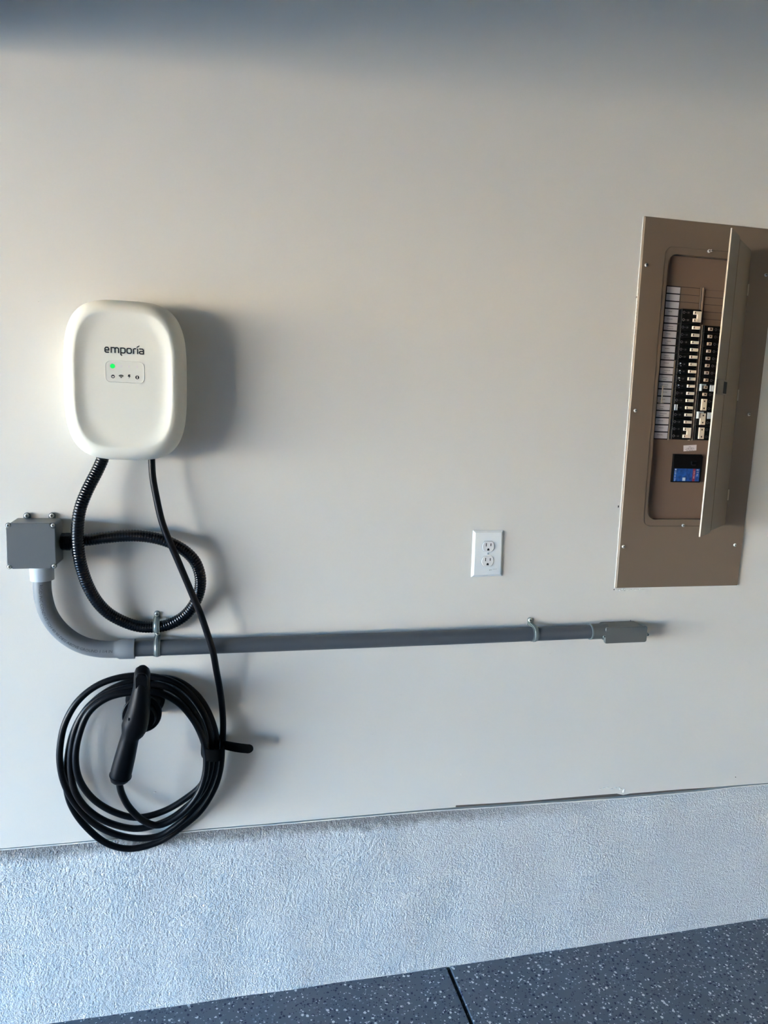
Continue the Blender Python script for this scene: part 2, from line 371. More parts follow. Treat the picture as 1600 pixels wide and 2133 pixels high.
# ------------------------------------------------------------------ EV charger
def ev_charger():
    cx, cz = -0.1870, 1.6045; a, h = 0.1285, 0.1735
    t = root('wall_charger', 'white rounded wall charger with a dished face, black logo and green light', 'charger', (cx, 0, cz))
    back = B().loft([superell(cx+.002, cz, a-.016, h-.016, .001), superell(cx+.002, cz, a-.012, h-.012, -.018), superell(cx, cz, a-.004, h-.004, -.030), superell(cx, cz, a-.003, h-.003, -.036)])
    obj('back_shell', back, 'white', t, 60)
    obj('seam', B().loft([superell(cx, cz, a-.006, h-.006, -.034), superell(cx, cz, a-.006, h-.006, -.040)]), 'seam', t, 60)
    prof = [(-.0375, .002), (-.042, .0), (-.055, -.0005), (-.068, .001), (-.080, .0035), (-.091, .0085), (-.099, .0145), (-.1035, .021), (-.1050, .026), (-.1050, .0285), (-.1046, .0300), (-.1032, .0335), (-.1012, .0395), (-.0997, .0465), (-.0992, .052), (-.0991, .060)]
    obj('front_shell', B().loft([superell(cx, cz, a-d, h-d*1.03, Y, 3.5-(.3 if d > .03 else 0)) for Y, d in prof]), 'white', t, 50)
    YF = -.0992
    o0, o1 = P(217.6, 734.3, YF), P(300.3, 738.6, YF)
    ux = (o1-o0).x/82.7; up = P(218, 722, YF)-P(218, 734, YF); uz = up.z/12.0
    mp = lambda p: (o0.x+p[0]*ux, o0.z+p[1]*uz+(o1.z-o0.z)*p[0]/82.7)
    lg = B(); s = 2.55; H = 11.2
    def r_(x, y, w, hh, k=2.0): return [(x+k, y), (x+w-k, y), (x+w, y+k), (x+w, y+hh-k), (x+w-k, y+hh), (x+k, y+hh), (x, y+hh-k), (x, y+k)]
    st = lambda pts, c=False: stroke(lg, pts, s, YF-.0004, .0003, mp, c)
    st([(1.5, 5.6), (9.0, 5.6), (9.0, 8.6), (7.0, H), (3.2, H), (1.2, 9), (1.2, 3), (3.2, 1), (9.4, 1)])          # e
    st([(14, .2), (14, H), (20.0, H), (21.8, 9.4), (21.8, .2)]); st([(21.8, 9.6), (23.6, H), (27, H), (29.2, 9.2), (29.2, .2)])  # m
    st([(36.4, -4.6), (33.8, -2.2), (33.8, H), (40.6, H), (42.8, 9), (42.8, 3), (40.6, 1), (34.2, 1)])          # p
    st(r_(46.8, 1, 9.0, 10.2), True)                                                                           # o
    st([(60.4, .2), (60.4, H-1.5), (62.2, H), (66.4, H)])                                                      # r
    st([(69.0, .2), (69.0, H+.8)])                                                                             # i
    st([(72.4, H), (79.2, H), (81.2, 9), (81.2, 1), (75, 1), (72.8, 2.6), (72.8, 4.6), (75, 6.2), (81, 6.2)])   # a
    acc = [(68.2+ (4.2*math.cos(q)*math.cos(.6)-1.2*math.sin(q)*math.sin(.6))+1.8, 15.8+(4.2*math.cos(q)*.55+1.2*math.sin(q)*.83)) for q in [2*PI*k/14 for k in range(14)]]
    lg.prism([mp(p) for p in acc], YF-.0004, YF-.0001)
    obj('logo', lg, 'ink', t, 0, label='black lettering reading emporía')
    pc = P(260, 775, YF); pw = (P(301, 775, YF)-P(219.5, 775, YF)).x; ph = (P(260, 752, YF)-P(260, 797.5, YF)).z
    ip = B().loft([rrect(pc.x, pc.z, pw, ph, .011, YF+.0004), rrect(pc.x, pc.z, pw, ph, .011, YF-.0006), rrect(pc.x, pc.z, pw-.0012, ph-.0012, .0105, YF-.0009), rrect(pc.x, pc.z, pw-.003, ph-.003, .010, YF-.0003)])
    ipo = obj('indicator_panel', ip, 'whiteface', t, 25)
    Y2 = YF-.0005
    c = P(234.5, 762.6, Y2); obj('status_light', B().cyl((c.x, Y2+.0003, c.z), (0, -1, 0), .0050, .0005, 28), 'led', ipo, 30, label='lit green round indicator')
    for x, y in ((252.5, 763), (268.7, 763.5), (285.5, 764.2)):
        c = P(x, y, Y2); obj('indicator_dot', B().loft([rrect(c.x, c.z, .0036, .0056, .0014, Y2+.0002, 4), rrect(c.x, c.z, .0036, .0056, .0014, Y2-.0002, 4)]), 'sticker', ipo, 30)
    px = pw/81.5
    def at(x, y): q = P(x, y, Y2); return (q.x, q.z)
    ic = B(); cx_, cz_ = at(235.4, 784)
    stroke(ic, [(cx_+3.1*px*math.cos(k*PI/9), cz_-.2*px+3.1*px*math.sin(k*PI/9)) for k in range(18)], 1.5*px, Y2-.0003, .0003, lambda p: p, True)
    ic.prism([(cx_-1.5*px, cz_+3*px), (cx_+1.5*px, cz_+3*px), (cx_+1.2*px, cz_+.6*px), (cx_-1.2*px, cz_+.6*px)], Y2-.0003, Y2)
    obj('power_symbol', ic, 'ink', ipo, 0)
    ic = B(); cx_, cz_ = at(252.4, 787.6)
    for r0, r1 in ((0, 2.6), (3.3, 4.9), (5.5, 7.4)):
        A = [PI/2+(k/8-.5)*1.62 for k in range(9)]
        ic.prism([(cx_+r1*px*math.cos(q), cz_+r1*px*math.sin(q)) for q in A]+[(cx_+r0*px*math.cos(q), cz_+r0*px*math.sin(q)) for q in A[::-1]][:9 if r0 else 1], Y2-.0003, Y2)
    obj('wifi_symbol', ic, 'ink', ipo, 0)
    ic = B(); cx_, cz_ = at(269.1, 784.2)
    ic.prism([(cx_+x*px, cz_+z*px) for x, z in ((1.8, 4.2), (-1.6, 4.2), (-3.0, -.4), (-.2, -.6), (-1.4, -4.6), (3.2, 1.2), (.8, 1.2), (3.0, 4.2))], Y2-.0003, Y2)
    obj('bolt_symbol', ic, 'ink', ipo, 0)
    ic = B(); cx_, cz_ = at(285.9, 786.1)
    ic.cyl((cx_, Y2, cz_), (0, -1, 0), 4.1*px, .0003, 24); o = obj('alert_symbol', ic, 'ink', ipo, 0)
    t2 = B().box((cx_-.9*px, Y2-.0005, cz_-2.6*px), (cx_+.9*px, Y2-.0003, cz_+2.6*px)); 
    obj('alert_mark', t2, 'white', t, 0)
    for x in (cx-.040, cx+.028):
        obj('cable_gland', B().cyl((x, -.05 if x > cx else -.048, cz-h+.020), (0, 0, -1), .016 if x > cx else .018, .016, 24), 'gun', t)
ev_charger()

# ------------------------------------------------------------------ flexible conduit
def flex_conduit():
    raw = [(220, 934, .050), (214, 955, .051), (203, 980, .054), (190, 1005, .059), (177.5, 1031, .064), (167, 1060, .070), (162, 1092, .074), (161.5, 1125, .074), (164.5, 1157, .070), (171.5, 1188, .062), (184, 1222, .053), (203, 1254, .042), (227, 1278, .031), (258, 1295, .022), (290, 1305, .018), (322, 1306, .017), (351, 1301, .018), (380, 1286, .021), (401, 1264, .025), (414, 1236, .029), (417.5, 1205, .032), (408, 1173, .035), (388, 1150, .036), (360, 1133, .037), (328, 1122, .037), (292, 1116.5, .037), (255, 1116.5, .037), (220, 1120, .038), (188, 1124, .038), (165, 1126, .038), (148, 1128, .038)]
    pts = catmull([P(x, y, -Y) for x, y, Y in raw], .0011)
    t = root('flexible_conduit', 'black ribbed flexible conduit looping from the white charger to the grey box', 'conduit', P(322, 1306, 0))
    L = [0]
    for a, c in zip(pts, pts[1:]): L.append(L[-1]+(c-a).length)
    obj('hose', tube(pts, lambda i: .01345+.00045*math.sin(2*PI*L[i]/.0062), 18), 'flex', t, 80)
    a = pts[-1]; b = B(); e = Vector((-.3340, -.038, a.z+.000))
    d = (e-a).normalized(); ln = (e-a).length
    b.cyl(a-d*.018, d, .0165, ln+.018, 24)
    obj('connector_sleeve', b, 'gun', t)
    b = B(); b.cyl(a+d*.001, d, .0205, .011, 8); obj('compression_nut', b, 'gun', t, 20, bevel=.001)
    b = B(); b.cyl(e-d*.009, d, .0200, .0080, 8); obj('lock_nut', b, 'gun', t, 20, bevel=.001)
flex_conduit()

# ------------------------------------------------------------------ junction box
def junction_box():
    q = [P(x, y, -.085) for x, y in ((10.3, 1090), (113.4, 1089.6), (119, 1184.7), (15, 1184.7))]
    x0 = (q[0].x+q[3].x)/2; x1 = (q[1].x+q[2].x)/2; z1 = (q[0].z+q[1].z)/2; z0 = (q[2].z+q[3].z)/2
    cx, cz, w, h = (x0+x1)/2, (z0+z1)/2, x1-x0, z1-z0
    t = root('junction_box', 'square grey junction box at the left edge of the photo', 'electrical box', (cx, 0, cz))
    obj('body', B().loft([rrect(cx, cz, w-.002, h-.002, .006, -.001), rrect(cx, cz, w-.004, h-.004, .006, -.079)]), 'jbox', t, 40)
    def clipped(Y, g, k=.011):
        X0, X1, Z0, Z1 = x0+g, x1-g, z0+g, z1-g; pts = []
        for sx, sz in ((1, 1), (-1, 1), (-1, -1), (1, -1)):
            X, Z = (X1 if sx > 0 else X0), (Z1 if sz > 0 else Z0)
            arc = [(X-sx*k*(1-.0)*math.cos(a)*1.0, Z-sz*k*math.sin(a)) for a in [PI/2*i/5 for i in range(6)]]
            # concave notch that clears the corner screw
            arc = arc if sx*sz < 0 else arc[::-1]
            pts += [Vector((p[0], Y, p[1])) for p in (arc)]
        return pts
    obj('gasket', B().loft([rrect(cx, cz, w-.001, h-.001, .005, -.0785), rrect(cx, cz, w-.001, h-.001, .005, -.0802)]), 'slot', t, 40)
    lid = B().loft([clipped(-.0800, .0), clipped(-.0838, .0), clipped(-.0852, .0016)])
    obj('lid', lid, 'jbox', t, 30)
    for sx in (-1, 1):
        for sz in (-1, 1):
            X, Z = cx+sx*(w/2-.0050), cz+sz*(h/2-.0050)
            cr = B().cyl((X, -.079, Z), (0, -1, 0), .0056, .0042, 18); obj('corner_boss', cr, 'jbox', t)
            screw('screw', (X, -.0832, Z), .0042, t, d=.004)
    for px in (57.2, 109.2):
        c = P(px, 1074, 0)
        b = B().prism([(c.x-.0075, cz+h/2-.006), (c.x+.0075, cz+h/2-.006), (c.x+.0075, c.z)]+[(c.x+.0075*math.cos(a), c.z+.0075*math.sin(a)) for a in [PI*k/8 for k in range(1, 8)]]+[(c.x-.0075, c.z)], -.006, -.0002)
        o = obj('mounting_tab', b, 'jbox', t, 30, bevel=.0008); screw('screw', (c.x, -.006, c.z+.001), .0052, o, d=.005)
    return cx, cz, w, h
jb = junction_box()

# ------------------------------------------------------------------ rigid conduit run
PY = -.030
def conduit_adapter():
    c = P(88, 1190, -.040); zt = jb[1]-jb[3]/2
    t = root('conduit_adapter', 'pale grey threaded adapter under the junction box', 'pipe fitting', (c.x, PY, zt-.02))
    top = Vector((c.x-.002, -.0355, zt+.001)); 
    obj('hub', B().cyl(top, (.02, .02, -1), .0262, .037, 40, r2=.0252), 'pvc_light', t)
    obj('collar', B().cyl(top+Vector((0, 0, -.0008)), (0, 0, -1), .0285, .0045, 8), 'pvc_light', t, 20)
    return top
top = conduit_adapter()
def elbow():
    raw = [(87, 1203), (88, 1228), (91, 1248), (97, 1269.5), (106, 1288), (119, 1306), (136, 1322.5), (156, 1336), (178, 1345.5), (200, 1350.5), (220, 1352.5), (240, 1352.8)]
    pts = catmull([P(x, y, PY-.004+.004*min(1, i/5)) for i, (x, y) in enumerate(raw)], .006)
    t = root('conduit_elbow', 'curved grey conduit elbow with printed lettering below the junction box', 'pipe', P(120, 1320, 0))
    R_ = .0198
    obj('bend', tube(pts, R_, 32), 'pvc_elbow', t, 60)
    a = P(238, 1352.8, PY); m_ = P(246, 1352.6, PY); e = P(281.5, 1351.2, PY); d = (e-a).normalized()
    ring = lambda p, r: [p+(Vector((0, 0, 1))*math.cos(k*PI/16)+d.cross(Vector((0, 0, 1)))*math.sin(k*PI/16))*r for k in range(32)]
    bell = [ring(a, R_), ring(a+d*.006, R_+.0004), ring(a+d*.013, .0232), ring(e-d*.001, .0236), ring(e, .0230), ring(e-d*.0002, .0200), ring(e-d*.02, .0198)]
    obj('bell_end', B().loft(bell), 'pvc_elbow', t, 30)
    # printed lettering bent along the tube
    fr = frames(pts); L = [0]
    for p, q in zip(pts, pts[1:]): L.append(L[-1]+(q-p).length)
    txt = 'RIGID PVC CONDUIT SCH 40 90 DEG ABOVE GROUND 1 1/4 IN'
    V, Fs = text_polys(txt); w = max(v[0] for v in V); s0, s1 = .012, L[-1]-.004; hgt = .0095
    out = []
    for x, y in V:
        s = s0+(s1-s0)*x/w; i = max(0, min(len(L)-2, next((k for k in range(len(L)-1) if L[k+1] >= s), len(L)-2)))
        f = (s-L[i])/(L[i+1]-L[i]); p = pts[i].lerp(pts[i+1], f); tt = (pts[i+1]-pts[i]).normalized()
        out_ = Vector((0, -1, 0)); side = tt.cross(out_).normalized()      # towards the outside or inside of the bend
        ang = .20+(y-.35)*hgt/R_ if False else -(.32)+(y-.35)*hgt/R_
        q_ = s/L[-1]; ang = -.20+.42*math.sin(PI*min(1, q_*1.1)*.93)**.8-(y-.35)*hgt/R_
        out.append(p+(out_*math.cos(ang)-side*math.sin(-ang))*(R_+.0006))
    obj('lettering', B().add(out, Fs), 'print', t, 0, label='dark printed lettering along the bend')
    return e
ee = elbow()
# straight run
def straight():
    a = P(276, 1351.3, PY); b_ = P(1243, 1315.3, PY)
    t = root('conduit_pipe', 'long straight dark grey conduit pipe running along the wall', 'pipe', ((a.x+b_.x)/2, PY, a.z))
    n = 24; pts = [a.lerp(b_, i/n)+Vector((0, 0, -.0012*math.sin(PI*i/n))) for i in range(n+1)]
    obj('tube', tube(pts, .01875, 32), 'pvc', t, 60)
    return a, b_
pa, pb = straight()
def zpipe(x): return pa.z+(pb.z-pa.z)*(x-pa.x)/(pb.x-pa.x)
# LB conduit body
def lb():
    x0, x1, z0, z1 = 1.0375, 1.1640, .9545, .9983; cx, cz = (x0+x1)/2, (z0+z1)/2
    t = root('conduit_box', 'grey conduit box with a flat cover at the right end of the pipe', 'electrical box', (cx, 0, cz))
    obj('housing', B().loft([rrect(cx, cz+.001, .124, .046, .016, -.0005), rrect(cx, cz+.0005, .125, .0445, .015, -.030), rrect(cx, cz, .1255, .043, .010, -.0445)]), 'pvc_body', t, 40)
    obj('cover_plate', B().loft([rrect(cx, cz, .1272, .0448, .006, -.0445), rrect(cx, cz, .1272, .0448, .006, -.0492), rrect(cx, cz, .1246, .0420, .005, -.0508)]), 'pvc_body', t, 30)
    e = P(1228, 1315.6, PY); d = (pb-pa).normalized()
    obj('hub', B().cyl(e, d, .0212, x0-e.x+.012, 32), 'pvc_body', t); obj('hub_rim', B().cyl(e-d*.0008, d, .0217, .0035, 32), 'strap', t, label='pale rim of the hub')
    for X, s in ((x0-.0025, -1), (x1+.0025, 1)):
        z = cz-.002
        l_ = obj('screw_lug', B().cyl((X, -.026, z), (0, -1, 0), .0045, .0215, 16), 'pvc_body', t)
        screw('screw', (X, -.0475, z), .0042, l_, m='strap', d=.004)
    nb = P(1312, 1291, 0)
    obj('mounting_nub', B().cyl((nb.x, -.004, cz+.022), (0, 0, 1), .0016, .006, 8, r2=.0006), 'pvc_body', t)
lb()
# straps
def strap(name, label, x, yc, zc, r, tilt, ey=0, foot=True):
    t = root(name, label, 'pipe strap', (x, 0, zc), 'metal conduit straps')
    w = .0150; n = 18; b = B(); th = .0016
    up = Vector((tilt, 0, 1)).normalized(); ax = Vector((1, 0, -tilt)).normalized(); out = Vector((0, -1, 0))
    c = Vector((x, yc, zc)); prof = []
    prof.append((c+up*(r+.0015)+out*(yc-.0002)*1.0, up, 0))
    cs = []
    yw = -.0008
    pts = [Vector((0, yw, r+.003))]+[Vector((0, yc-(r+th*.5)*math.sin(a), (r+th*.5)*math.cos(a))) for a in [PI*k/n for k in range(n+1)]]+[Vector((0, yw, -(r+.003)))]
    nr = []
    for i, p in enumerate(pts):
        tg = (pts[min(i+1, len(pts)-1)]-pts[max(i-1, 0)]).normalized(); nr.append(Vector((0, tg.z, -tg.y)))
    def world(p, dx): return Vector((x, 0, zc))+ax*dx+up*p.z+Vector((0, p.y, 0))
    for i, p in enumerate(pts):
        no = nr[i]*(-1 if nr[i].dot(Vector((0, p.y-yc, p.z))) < 0 else 1)
        row = []
        for dx, hh in ((-w/2, 0), (-w/2, th), (-w*.30, th), (-w*.16, th+.0014), (w*.16, th+.0014), (w*.30, th), (w/2, th), (w/2, 0), (0, 0)):
            row.append(world(p+no*(hh-th*.5), dx))
        cs.append(row)
    b.loft(cs); obj('band', b, 'strap', t, 30)
    zt = r+.0105
    ear = B(); R2 = .0072
    poly = [(-R2, r-.003), (R2, r-.003)]+[(R2*math.cos(a), zt+R2*math.sin(a)) for a in [PI*k/10 for k in range(11)]]
    ear.prism([(x+ax.x*p+up.x*q, zc+ax.z*p+up.z*q) for p, q in poly], -.0026-ey, -.0002-ey*.6)
    eo = obj('ear', ear, 'strap', t, 30, bevel=.0004)
    s = (x+up.x*zt, -.0026-ey, zc+up.z*zt); screw('screw', s, .0058, eo, d=.005)
    if foot:
        ft = B().prism([(x+ax.x*p+up.x*q, zc+ax.z*p+up.z*q) for p, q in ((-.006, -r+.002), (-.007, -r-.006), (.002, -r-.0085), (.007, -r-.006), (.006, -r+.002))], -.0030, -.0002)
        obj('foot', ft, 'strap', t, 30, bevel=.0004)
    return t
xl = -.1300
fz = P(324, 1306, -.018).z
strap('pipe_strap', 'metal strap clamping the black flexible conduit, above another strap', xl, -.0172, fz+.003, .0146, .0, 0, foot=False)
strap('pipe_strap', 'metal strap on the grey pipe directly under the flexible conduit strap', xl+.002, PY, zpipe(xl)+.0005, .0193, .0, .005)
strap('pipe_strap', 'metal strap near the right end of the grey pipe, beside the conduit box', P(1105, 1318, -.01).x, PY, zpipe(.84)+.0005, .0193, .0, 0)

# ------------------------------------------------------------------ charging cable, connector, holster, tie
Z4 = lambda x, y, Y: P(100+x/3.478, 1370+y/3.478, -Y)
R_C = .0078
def charging_cable():
    t = root('charging_cable', 'long black charging cable hanging from the charger, coiled with its plug at the end', 'cable', P(300, 1740, 0))
    raw = [P(315.5, 940, -.052), P(316, 957, -.052), P(318, 992, -.054), P(324.5, 1030, -.056), P(336, 1082, -.060), P(350.5, 1122, -.062), P(366, 1157, -.062), P(383, 1197, -.061), P(402.5, 1243, -.060), P(417, 1277, -.060), P(432, 1320, -.060), P(443.5, 1357, -.060), P(450.5, 1395, -.052), P(457, 1430, -.038), P(462, 1465, -.026), P(464.5, 1500, -.019), P(464.2, 1531, -.016)]
    T = [
     # first turn, nearest the wall
     (1262,640,.014),(1250,800,.014),(1205,950,.014),(1105,1110,.013),(960,1235,.012),(800,1335,.010),(600,1384,.010),(420,1342,.012),(265,1212,.014),(165,1060,.016),(130,900,.020),(142,720,.022),(182,545,.022),(268,385,.020),(410,255,.016),(590,172,.013),(760,143,.013),(930,165,.014),(1060,250,.016),(1150,370,.020),(1208,520,.026),(1220,650,.030),
     (1208,820,.031),(1145,980,.031),(1045,1110,.031),(920,1222,.030),(800,1292,.028),(640,1308,.028),(470,1272,.030),(320,1190,.031),(200,1060,.034),(122,920,.037),(88,780,.036),(88,640,.035),(122,480,.034),(210,322,.032),(350,205,.030),(520,143,.029),(700,130,.029),(880,165,.030),(1010,245,.033),(1108,370,.038),(1162,500,.043),(1184,640,.046),
     (1178,800,.047),(1122,960,.047),(1005,1080,.047),(850,1185,.046),(650,1238,.045),(450,1198,.045),(300,1110,.046),(205,990,.048),(168,850,.049),(166,680,.049),(205,500,.048),(295,352,.047),(430,262,.046),(600,214,.045),(780,195,.045),(905,235,.047),(1020,335,.052),(1100,465,.057),(1142,610,.061),
     (1150,790,.063),(1112,920,.063),(985,1028,.063),(830,1115,.062),(650,1158,.062),(485,1120,.062),(335,1030,.063),(235,900,.064),(200,750,.065),(220,580,.064),(293,400,.063),(430,292,.062),(600,252,.061),(780,250,.061),(935,320,.064),(1050,445,.070),(1122,590,.075),(1146,720,.078),
     (1135,860,.079),(1080,1000,.079),(960,1135,.079),(810,1213,.080),(690,1180,.084),(590,1085,.092),(533,980,.104),(513,880,.116),(510,850,.120)]
    raw += [Z4(*q) for q in T]
    pts = catmull(raw, .009)
    obj('cord', tube(pts, R_C, 14), 'rubber', t, 80)
    Z8 = lambda x, y, Y: P(200+x/7.11, 1380+y/7.11, -Y)
    prof = [(692, 85, 60, .118, .010), (690, 105, 95, .122, .018), (687, 150, 110, .125, .024), (683, 240, 112, .128, .028), (680, 340, 116, .130, .031), (668, 460, 132, .131, .033), (652, 580, 146, .132, .034), (634, 700, 160, .133, .034), (612, 800, 172, .133, .033), (590, 880, 182, .133, .032), (570, 950, 186, .133, .031), (545, 1020, 168, .133, .029), (514, 1080, 136, .133, .026), (494, 1140, 132, .133, .0245), (466, 1250, 138, .133, .0245), (430, 1400, 146, .132, .025), (380, 1600, 152, .130, .025), (364, 1672, 149, .129, .025), (360, 1680, 143, .129, .0245), (356, 1730, 128, .128, .022), (353, 1765, 96, .128, .017)]
    C0 = [Z8(a, b, Y) for a, b, r, Y, d in prof]
    px = lambda Y: (1.805-Y)/1541/7.11*1.03
    rings = []
    for i, (a, b, r, Y, d) in enumerate(prof):
        tg = (C0[min(i+1, len(C0)-1)]-C0[max(0, i-1)]).normalized(); out = Vector((0, -1, 0)); out = (out-tg*out.dot(tg)).normalized(); sd_ = tg.cross(out)
        rr = r*px(Y)*abs((Vector((tg.x, 0, tg.z)).normalized()).z)**.5
        rings.append([C0[i]+sd_*rr*math.copysign(abs(math.cos(q))**.85, math.cos(q))+out*d*math.copysign(abs(math.sin(q))**.85, math.sin(q)) for q in [2*PI*k/36 for k in range(36)]])
    con = obj('connector', B().loft(rings), 'gun', t, 50, label='black pistol-grip plug')
    hc = HC
    obj('nozzle', B().cyl((hc.x, -.118, hc.z), (0, 1, 0), .0225, .075, 32), 'gun', con)
    obj('guard_ring', B().cyl((hc.x, -.120, hc.z-.002), (0, 1, 0), .0300, .018, 32, r2=.034), 'gun', con)
    q = Z8(495, 832, .158); obj('latch_pin', B().cyl((q.x, -.152, q.z), (0, -1, 0), .0036, .010, 16, dome=.001), 'rubber', con)
    q = Z8(684, 230, .128)
    obj('latch_button', B().loft([rrect(q.x, q.z, .026, .040, .012, -.148), rrect(q.x, q.z, .026, .040, .012, -.1555), rrect(q.x, q.z, .022, .036, .010, -.158)]), 'gun', con)
    rim = [p+(p-C0[17])*.03 for p in rings[17]]; rb = B()
    pts_ = rim+[rim[0], rim[1]]
    tube(pts_, .0009, 6, rb, False); obj('end_rim', rb, 'rubber', con)
HC = Vector(P(200+707/7.11, 1380+650/7.11, -.05)); HC.y = 0
def holster():
    t = root('connector_holster', 'round black wall dock holding the charging plug inside the coil', 'holder', (HC.x, 0, HC.z))
    def ring(r, Y, n=44): return [Vector((HC.x+r*math.cos(2*PI*k/n), Y, HC.z+r*math.sin(2*PI*k/n))) for k in range(n)]
    cup = [ring(.046, -.0005), ring(.046, -.006), ring(.0445, -.008), ring(.036, -.012), ring(.034, -.080), ring(.0385, -.088), ring(.0440, -.090), ring(.0440, -.098), ring(.042, -.100), ring(.034, -.100), ring(.030, -.097), ring(.0265, -.060)]
    obj('cup', B().loft(cup), 'gun', t, 35)
    zt = HC.z+.036
    obj('cable_rest', B().box((HC.x-.012, -.09, zt-.012), (HC.x+.012, -.001, zt-.004)), 'gun', t, 30, bevel=.002)
holster()
charging_cable()
def cable_tie():
    c = Z4(1193, 652, .046); t = root('cable_tie', 'black hook-and-loop strap around the right side of the coiled cable', 'strap', (c.x, 0, c.z))
    hw = .0262; n = 40
    ring = lambda z, g: [Vector((c.x+(hw+g)*math.copysign(abs(math.cos(a))**.8, math.cos(a)), -.0455+(.0435+g)*math.copysign(abs(math.sin(a))**.8, math.sin(a)), z+.004*math.cos(a)*-1)) for a in [2*PI*k/n for k in range(n)]]
    z0, z1 = c.z-.0150, c.z+.0150
    obj('wrap', B().loft([ring(z0, -.0015), ring(z0, .001), ring(z0+.002, .0018), ring(z1-.002, .0018), ring(z1, .001), ring(z1, -.0015), ring(z1-.001, -.0016), ring(z0+.001, -.0016), ring(z0, -.0015)], False, False), 'velcro', t, 50)
    a = Z4(1262, 632, .050); e = Z4(1480, 660, .046); b = B(); rows = []
    m_ = 14
    ups = lambda s: .0113
    for i in range(m_+1):
        s = i/m_; p = a.lerp(e, s); p.y = -.048-.004*math.sin(s*PI); hh = .0108+.0008*math.sin(s*3)
        if s > .9: hh *= math.sqrt(max(.0, 1-((s-.9)/.1)**2))*.999+.001
        rows.append([Vector((p.x, p.y-.0014, p.z-hh)), Vector((p.x, p.y-.0014, p.z+hh)), Vector((p.x, p.y+.0014, p.z+hh)), Vector((p.x, p.y+.0014, p.z-hh))])
    # rounded tip
    b.loft(rows[:-2]); tip = rows[-3]; R_ = (tip[1].z-tip[0].z)/2; cc = (tip[0]+tip[1])/2
    poly = [(cc.x-.002, cc.z-R_)]+[(cc.x+R_*1.15*math.cos(q), cc.z+R_*math.sin(q)) for q in [-PI/2+PI*k/12 for k in range(13)]]+[(cc.x-.002, cc.z+R_)]
    b.prism(poly, cc.y, cc.y+.0028)
    obj('tail', b, 'velcro', t, 40)
cable_tie()

# ------------------------------------------------------------------ wall outlet
def outlet():
    q = [P(x, y, 0) for x, y in ((984.8, 1104.4), (1048.1, 1104), (1045.1, 1199.3), (981, 1201.5))]
    V = lambda s, Y, g: [Vector((q[i].x+(g if i in (0, 3) else -g), Y, q[i].z+(-g if i < 2 else g))) for i in range(4)]
    cx = sum(p.x for p in q)/4; cz = sum(p.z for p in q)/4
    t = root('wall_outlet', 'white double wall outlet with three-slot sockets', 'outlet', (cx, 0, cz))
    obj('cover', B().loft([V(0, -.0002, 0), V(0, -.0022, .0002), V(0, -.0062, .0052), V(0, -.0066, .0062)]), 'plate', t, 20)
    YF = -.0068
    for px, py in ((1017.0, 1138.2), (1015.5, 1168.8)):
        c = P(px, py, YF); w, h = .0335, .0278
        def shape(Y, g):
            out = []
            for k in range(40):
                a = 2*PI*k/40; x = (w/2-g)*math.cos(a); z = (w/2-g)*math.sin(a); out.append(Vector((c.x+x, Y, c.z+max(-(h/2-g*.7), min(h/2-g*.7, z)))))
            return out
        obj('socket_gap', B().loft([shape(YF+.0006, -.0008), shape(YF-.00003, -.0008)]), 'seam', t, 20)
        o = obj('receptacle', B().loft([shape(YF+.001, 0), shape(YF-.0012, 0), shape(YF-.0020, .0010)]), 'recept', t, 25)
        Y = YF-.0020
        for dx, hh in ((-.0062, .0088), (.0067, .0072)):
            obj('blade_slot', B().box((c.x+dx-.0011, Y-.00012, c.z+.0035-hh/2+.0012), (c.x+dx+.0011, Y+.0005, c.z+.0035+hh/2+.0012)), 'slot', o, 0)
        g = B().prism([(c.x+.0031*math.cos(a)+.0002, c.z-.0078+.0031*math.sin(a)) for a in [PI*k/10 for k in range(11)]]+[(c.x-.0029, c.z-.0107), (c.x+.0033, c.z-.0107)], Y-.00012, Y+.0005)
        obj('ground_hole', g, 'slot', o, 0)
    c = P(1016.4, 1153.6, YF); screw('cover_screw', (c.x, YF+.0002, c.z), .0030, t, m='plate', d=.0016, cross=False)
    b = B(); a = P(1019, 1188.2, YF); text_on(b, 'arc', (a.x, a.z), (1, .06), (0, 1), .0042, YF-.0002, width=.0075)
    obj('stamp', b, 'ink', t, 0)
    b = B(); a = P(1026.5, 1186.4, YF); text_on(b, 'listed', (a.x, a.z), (1, .06), (0, 1), .0034, YF-.0002, width=.0112)
    obj('stamp', b, 'greyink', t, 0, label='faint grey stamp')
outlet()

